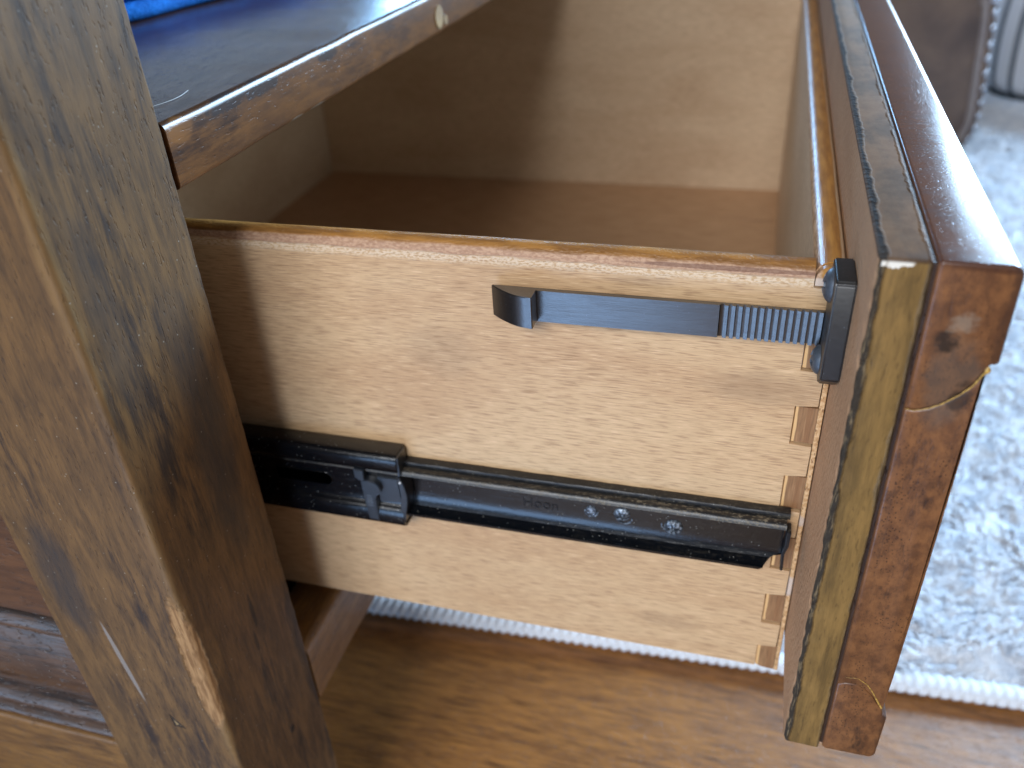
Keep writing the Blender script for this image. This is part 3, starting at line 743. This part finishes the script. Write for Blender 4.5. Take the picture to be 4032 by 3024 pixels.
lettering('1001', .0034, (-.1634, -.01118, -.1112), Matrix.Rotation(math.pi/2, 4, 'X') @ Matrix.Rotation(-math.pi/2, 4, 'Z'), m_fig, 'lettering', clip)
# curved end bumper
bm = bmesh.new()
ol = [(-.1506, -.0985), (-.1494, -.0990), (-.1483, -.1020), (-.1476, -.1065), (-.1478, -.1110), (-.1487, -.1150), (-.1497, -.1210), (-.1508, -.1232), (-.1514, -.1232), (-.1510, -.1140), (-.1500, -.1070), (-.1503, -.1020)]
plate(bm, ol, -.0100, -.0030, .0002); finish('end_bumper', bm, m_clip, sl, angle=35)
bm = bmesh.new(); plate(bm, [(-.1504, -.0890), (-.1494, -.0893), (-.1492, -.0975), (-.1502, -.0985), (-.1506, -.0940)], -.0096, -.0020, .0002); finish('end_bumper', bm, m_clip, sl, angle=35)
plate_web = bmesh.new(); plate(plate_web, [(-.1600, -.1005), (-.1512, -.1005), (-.1508, -.1125), (-.1600, -.1130)], -.0088, -.0070, .0002)
finish('bumper_web', plate_web, m_clip, sl, angle=35)
mdc = M('dust_crumb'); m_crumb = mdc.out(lin('#c9cdd0'), .7)
def crumb(x, y, z, r):
    bm = bmesh.new(); bmesh.ops.create_icosphere(bm, subdivisions=1, radius=r)
    for v in bm.verts: v.co *= 1+.4*mn.noise(v.co*4000)
    bmesh.ops.translate(bm, verts=bm.verts, vec=(x, y, z)); return bm
finish('grit_crumb', crumb(-.1494, -.0102, -.1006, .0006), m_crumb, sl, smooth=False)

# ================================================================== FLOOR, RUG
ZF = -.345
def floor_extra(m, c, rg, b):
    lines = m.noise((26, 800, 800), 3, .55, 0, (3, 0, 0)); ln = m.step(lines, .57, .66)
    c = m.mix(m.math('MULTIPLY', ln, .7), c, lin('#2c1a10')); return c, rg, b
m_fl = stained('floor_wood', 'x', lin('#9d6a38'), lin('#774e2b'), lin('#3f2615'), .34, .12, .45, (0, 0, 0), 14, floor_extra, (3, 44), .5, 0, .0002)
def floor():
    # boards run along x; the board that shows is wide, so its joints fall at its borders
    ys = [-3.2+.19*i for i in range(40)]
    fl = None
    bm = bmesh.new(); box(bm, -4, 5, -4, 7, ZF-.03, ZF-.004); fl = finish('floor', bm, m_fl, None, kind='structure')
    for i in range(-3, 5):
        y0 = -.062+i*.205
        bm = bmesh.new(); box(bm, -1.6, 2.4, y0+.0006, y0+.2044, ZF-.0040, ZF, .0006, 1)
        bmesh.ops.translate(bm, verts=bm.verts, vec=(0, 0, 0))
        o = finish('floor_board', bm, m_fl, fl)
floor()

rug = empty('rug', (.6, 1.3, ZF), 'pale blue grey shaggy rug with ribbed edge lying on the wooden floor', 'rug')
RO = tuple(rug.location)
mr = M('rug_pile', RO); r1 = mr.noise((70, 70, 70), 4, .65, .6); r2 = mr.noise((500, 500, 500), 3); r3 = mr.noise((14, 14, 14), 3)
rc = mr.mix(mr.step(r1, .34, .60), lin('#d0d8e3'), lin('#f2f5f9')); rc = mr.mix(mr.math('MULTIPLY', mr.step(r3, .5, .65), .35), rc, lin('#c9ced6'))
m_rug = mr.out(rc, .95, mr.bump(mr.math('ADD', r2, mr.math('MULTIPLY', r1, 2)), .004), .1)
def yedge(x): return .1175+.045*(x+.2554)
def rug_pile():
    bm = bmesh.new()
    def h(x, y):
        e = min(1, max(0, (y-yedge(x)-.012)/.02)); q = Vector((x, y, 0))
        return ZF+.006+e*(.008+.004*mn.noise(q*22)+.0035*mn.noise(q*75)+.0022*mn.noise(q*190))
    xs = [-.35+i*.0065 for i in range(190)]; 
    grid = []
    nx = len(xs); ny = 230
    for i, x in enumerate(xs):
        row = []
        for j in range(ny):
            t = j/(ny-1); y = yedge(x)+.010+1.75*t**1.35
            row.append(bm.verts.new((x, y, h(x, y))))
        grid.append(row)
    for i in range(nx-1):
        for j in range(ny-1): bm.faces.new((grid[i][j], grid[i+1][j], grid[i+1][j+1], grid[i][j+1]))
    o = finish('pile', bm, m_rug, rug, angle=180)
    bm = bmesh.new()
    vs = [bm.verts.new(p) for p in ((-.35, yedge(-.35)+.012, ZF+.003), (3.2, yedge(3.2)+.012, ZF+.003), (3.2, 3.6, ZF+.003), (-.35, 3.6, ZF+.003))]
    bm.faces.new(vs); finish('backing', bm, m_rug, rug, smooth=False)
    # tufts: thousands of short bent strands over the part that shows
    bm = bmesh.new(); R2 = random.Random(3)
    for k in range(26000):
        x = R2.uniform(.03, .62); y = yedge(x)+.012+R2.random()**1.3*1.15
        hh = R2.uniform(.006, .013); a = mn.noise(Vector((x, y, 2))*9)*5+R2.uniform(-.7, .7); d = Vector((math.cos(a), math.sin(a), 0))
        n_ = Vector((-d.y, d.x, 0))*R2.uniform(.0009, .0018); p = Vector((x, y, h(x, y)-.001)); q = p+d*hh*.5+Vector((0, 0, hh*.35)); t = p+d*hh*1.3+Vector((0, 0, hh*.45))
        v = [bm.verts.new(c_) for c_ in (p-n_, p+n_, q+n_*.9, q-n_*.9, t)]
        bm.faces.new((v[0], v[1], v[2], v[3])); bm.faces.new((v[3], v[2], v[4]))
    finish('pile_tufts', bm, m_rug, rug, kind='stuff', smooth=False)
    # rolled ribbed binding
    bm = bmesh.new(); n = 1500; sides = 8; R = []
    x0, x1 = -.36, 1.2
    for i in range(n+1):
        x = x0+(x1-x0)*i/n; rr = .0058+.0007*math.sin(x*2*math.pi/.0062); cy = yedge(x)+.0078; cz = ZF+.0062
        R.append([bm.verts.new((x+.0022*math.sin(2*math.pi*k/sides), cy+rr*1.35*math.cos(2*math.pi*k/sides), cz+rr*math.sin(2*math.pi*k/sides)*.85)) for k in range(sides)])
    for i in range(n):
        for k in range(sides): bm.faces.new((R[i][k], R[i][(k+1) % sides], R[i+1][(k+1) % sides], R[i+1][k]))
    fixn(bm); mb = M('rug_binding'); m_b = mb.out(lin('#dfe3e8'), .9, mb.bump(mb.noise((900,)*3, 2), .0008), .2)
    finish('edge_binding', bm, m_b, rug, angle=180)
rug_pile()

# ================================================================== ARMCHAIR and POUF beyond
ch = empty('leather_armchair', (.05, 1.25, ZF+.012), 'brown mottled leather armchair with brass nail trim standing behind the drawer front', 'armchair')
CHO = tuple(ch.location)
mle = M('worn_leather', CHO); l1 = mle.noise((9, 9, 9), 4, .6, .5); l2 = mle.noise((300,)*3, 3)
lc = mle.mix(mle.step(l1, .3, .7), lin('#4b3a33'), lin('#6f594a')); lc = mle.mix(mle.math('MULTIPLY', mle.step(l2, .5, .7), .3), lc, lin('#3a2c28'))
m_le = mle.out(lc, .42, mle.bump(l2, .0006), .5)
mln = M('leather_welt', CHO); m_lw = mln.out(mln.mix(mln.noise((60,)*3, 3), lin('#6d6160'), lin('#8d8078')), .38)
edge = [(.262, .25), (.266, -.1), (.270, -.1232), (.2745, -.1597), (.2785, -.2167), (.2835, -.2766), (.2812, -.3050), (.272, -.3320)]
ol = [(-.30, -.3320), (-.30, .25)]+edge
bm = bmesh.new()
a = [bm.verts.new((x, 1.18, z)) for x, z in ol]; b = [bm.verts.new((x-.0, 1.215, z)) for x, z in ol]
bm.faces.new(a); bm.faces.new(list(reversed(b)))
for k in range(len(ol)): bm.faces.new((a[k], b[k], b[(k+1) % len(ol)], a[(k+1) % len(ol)]))
bmesh.ops.recalc_face_normals(bm, faces=bm.faces); bmesh.ops.bevel(bm, geom=[e for e in bm.edges if all(v.co.y < 1.19 for v in e.verts)], offset=.006, segments=3, affect='EDGES')
finish('outer_side', bm, m_le, ch)
bm = bmesh.new(); tube(bm, [(x-.016, 1.1795, z) for x, z in sm(edge, 4)], .0055, 8); finish('welt', bm, m_lw, ch)
bm = bmesh.new(); box(bm, -.29, .245, 1.2155, 1.60, -.30, .10, .03, 3); finish('seat_block', bm, m_le, ch)
bm = bmesh.new(); box(bm, -.28, -.21, 1.24, 1.31, ZF+.010, -.3005, .004); finish('leg', bm, m_le, ch)
bm = bmesh.new(); box(bm, .17, .24, 1.53, 1.59, ZF+.010, -.3005, .004); finish('leg', bm, m_le, ch)
mna = M('nail_metal'); m_na = mna.out(lin('#b9bcc4'), .22, None, .6, 1)
E_ = [Vector(p) for p in sm(edge, 12)]; acc = 0; last = E_[0]; nail0 = None
for p in E_[1:]:
    acc += (p-last).length; last = p
    if acc > .0175 and p.y < .0:
        acc = 0
        if nail0 is None:
            bm = bmesh.new(); bmesh.ops.create_uvsphere(bm, u_segments=10, v_segments=6, radius=.0042)
            for v in bm.verts: v.co.y *= .6
            bmesh.ops.translate(bm, verts=bm.verts, vec=(p.x-.003, 1.1785, p.y)); nail0 = finish('nail_head', bm, m_na, ch, origin=(p.x-.003, 1.1785, p.y))
        else:
            o = nail0.copy(); COL.objects.link(o); o.parent = ch; o.location = Vector((p.x-.003, 1.1785, p.y))-ch.location

pf = empty('striped_pouf', (.56, 1.62, ZF+.012), 'round pale fabric pouf with dark vertical stripes standing on the rug', 'pouf')
mp = M('striped_fabric', (0, 0, 0))
ang = mp.math('ARCTAN2', mp.y, mp.x)
fr = mp.math('FRACT', mp.math('MULTIPLY', ang, 40/(2*math.pi)))
s1 = mp.math('SUBTRACT', 1, mp.step(mp.math('ABSOLUTE', mp.math('SUBTRACT', fr, .5)), .12, .16))
wv = mp.noise((700,)*3, 2)
pc = mp.mix(mp.math('MULTIPLY', s1, mp.math('ADD', .65, mp.math('MULTIPLY', wv, .5))), lin('#dfe3ea'), lin('#4a5560'))
m_pf = mp.out(pc, .9, mp.bump(wv, .002), .15)
bm = bmesh.new(); seg = 96; R = []
prof = [(.0, .0), (.200, .0), (.222, .006), (.236, .024), (.243, .07), (.245, .12), (.240, .17), (.222, .215), (.185, .245), (.12, .262), (.0, .268)]
prof = sm(prof[1:], 4)
for (r_, z_) in prof:
    R.append([bm.verts.new((.56+r_*1.0*math.cos(2*math.pi*k/seg), 1.62+r_*math.sin(2*math.pi*k/seg), ZF+.014+z_)) for k in range(seg)])
for i in range(len(R)-1):
    for k in range(seg): bm.faces.new((R[i][k], R[i][(k+1) % seg], R[i+1][(k+1) % seg], R[i+1][k]))
bm.faces.new(list(reversed(R[0])))
fixn(bm); finish('cover', bm, m_pf, pf, angle=60)
mdk = M('pouf_shadow_tone'); m_base_shadow = mdk.out(lin('#2a3238'), .8)
bm = bmesh.new(); tube(bm, [(.56+.226*math.cos(2*math.pi*k/80), 1.62+.226*math.sin(2*math.pi*k/80), ZF+.016) for k in range(81)], .005, 8); finish('base_shadow_line', bm, m_base_shadow, pf)  # dark ring at the base, drawn as the shadow line under the pouf

# ================================================================== BLUE CLOTH on the shelf
mb = M('blue_cloth'); wv = mb.noise((900, 900, 900), 2); w2 = mb.noise((120, 120, 120), 3)
m_bl = mb.out(mb.mix(mb.step(w2, .3, .7), lin('#0a5aa8'), lin('#0f6fc4')), .85, mb.bump(mb.math('ADD', wv, w2), .0012), .2)
def cloth():
    cl = empty('blue_cloth', (-.36, .16, .0425), 'bright blue folded cloth lying on the cabinet shelf behind the post', 'cloth')
    def fx(y): return -.3211+.205*(y-.1233)+.002*math.sin(y*60)
    for (name, z0, z1, dx) in (('fold', .0425, .0500, 0), ('fold', .0502, .066, -.004)):
        bm = bmesh.new(); pr = []; n = 90
        ys = [.02+.42*i/n for i in range(n+1)]; R = []
        for y in ys:
            r = (z1-z0)/2; x = fx(y)+dx+.0015*mn.noise(Vector((y*30, z0*99, 0))); ring = [(-.55, z0), (x-r, z0)]
            ring += [(x-r+r*math.cos(math.radians(a_)), z0+r+r*math.sin(math.radians(a_))) for a_ in range(-70, 91, 20)]+[(-.55, z1+.003)]
            R.append([bm.verts.new((xx, y, zz)) for xx, zz in ring])
        m_ = len(R[0])
        for i in range(n):
            for k in range(m_): bm.faces.new((R[i][k], R[i][(k+1) % m_], R[i+1][(k+1) % m_], R[i+1][k]))
        bm.faces.new(R[0]); bm.faces.new(list(reversed(R[-1])))
        fixn(bm); finish(name, bm, m_bl, cl)
cloth()
# stray pale hair lying on the shelf
mh = M('pale_fibre'); m_h = mh.out(lin('#b9b4ae'), .5)
bm = bmesh.new(); tube(bm, [(-.2105+.010*t, -.012+.022*t, .0424+.0004*math.sin(t*3)+.0001) if False else (-.2120+.002*math.sin(t*3.1), -.014+.020*t, .0426) for t in [k/10 for k in range(11)]], .00011, 5)
o = finish('stray_fibre', bm, m_h, None, origin=(-.212, -.004, .0426)); o['label'] = 'thin pale curved fibre lying on the dark shelf beside the post'; o['category'] = 'fibre'
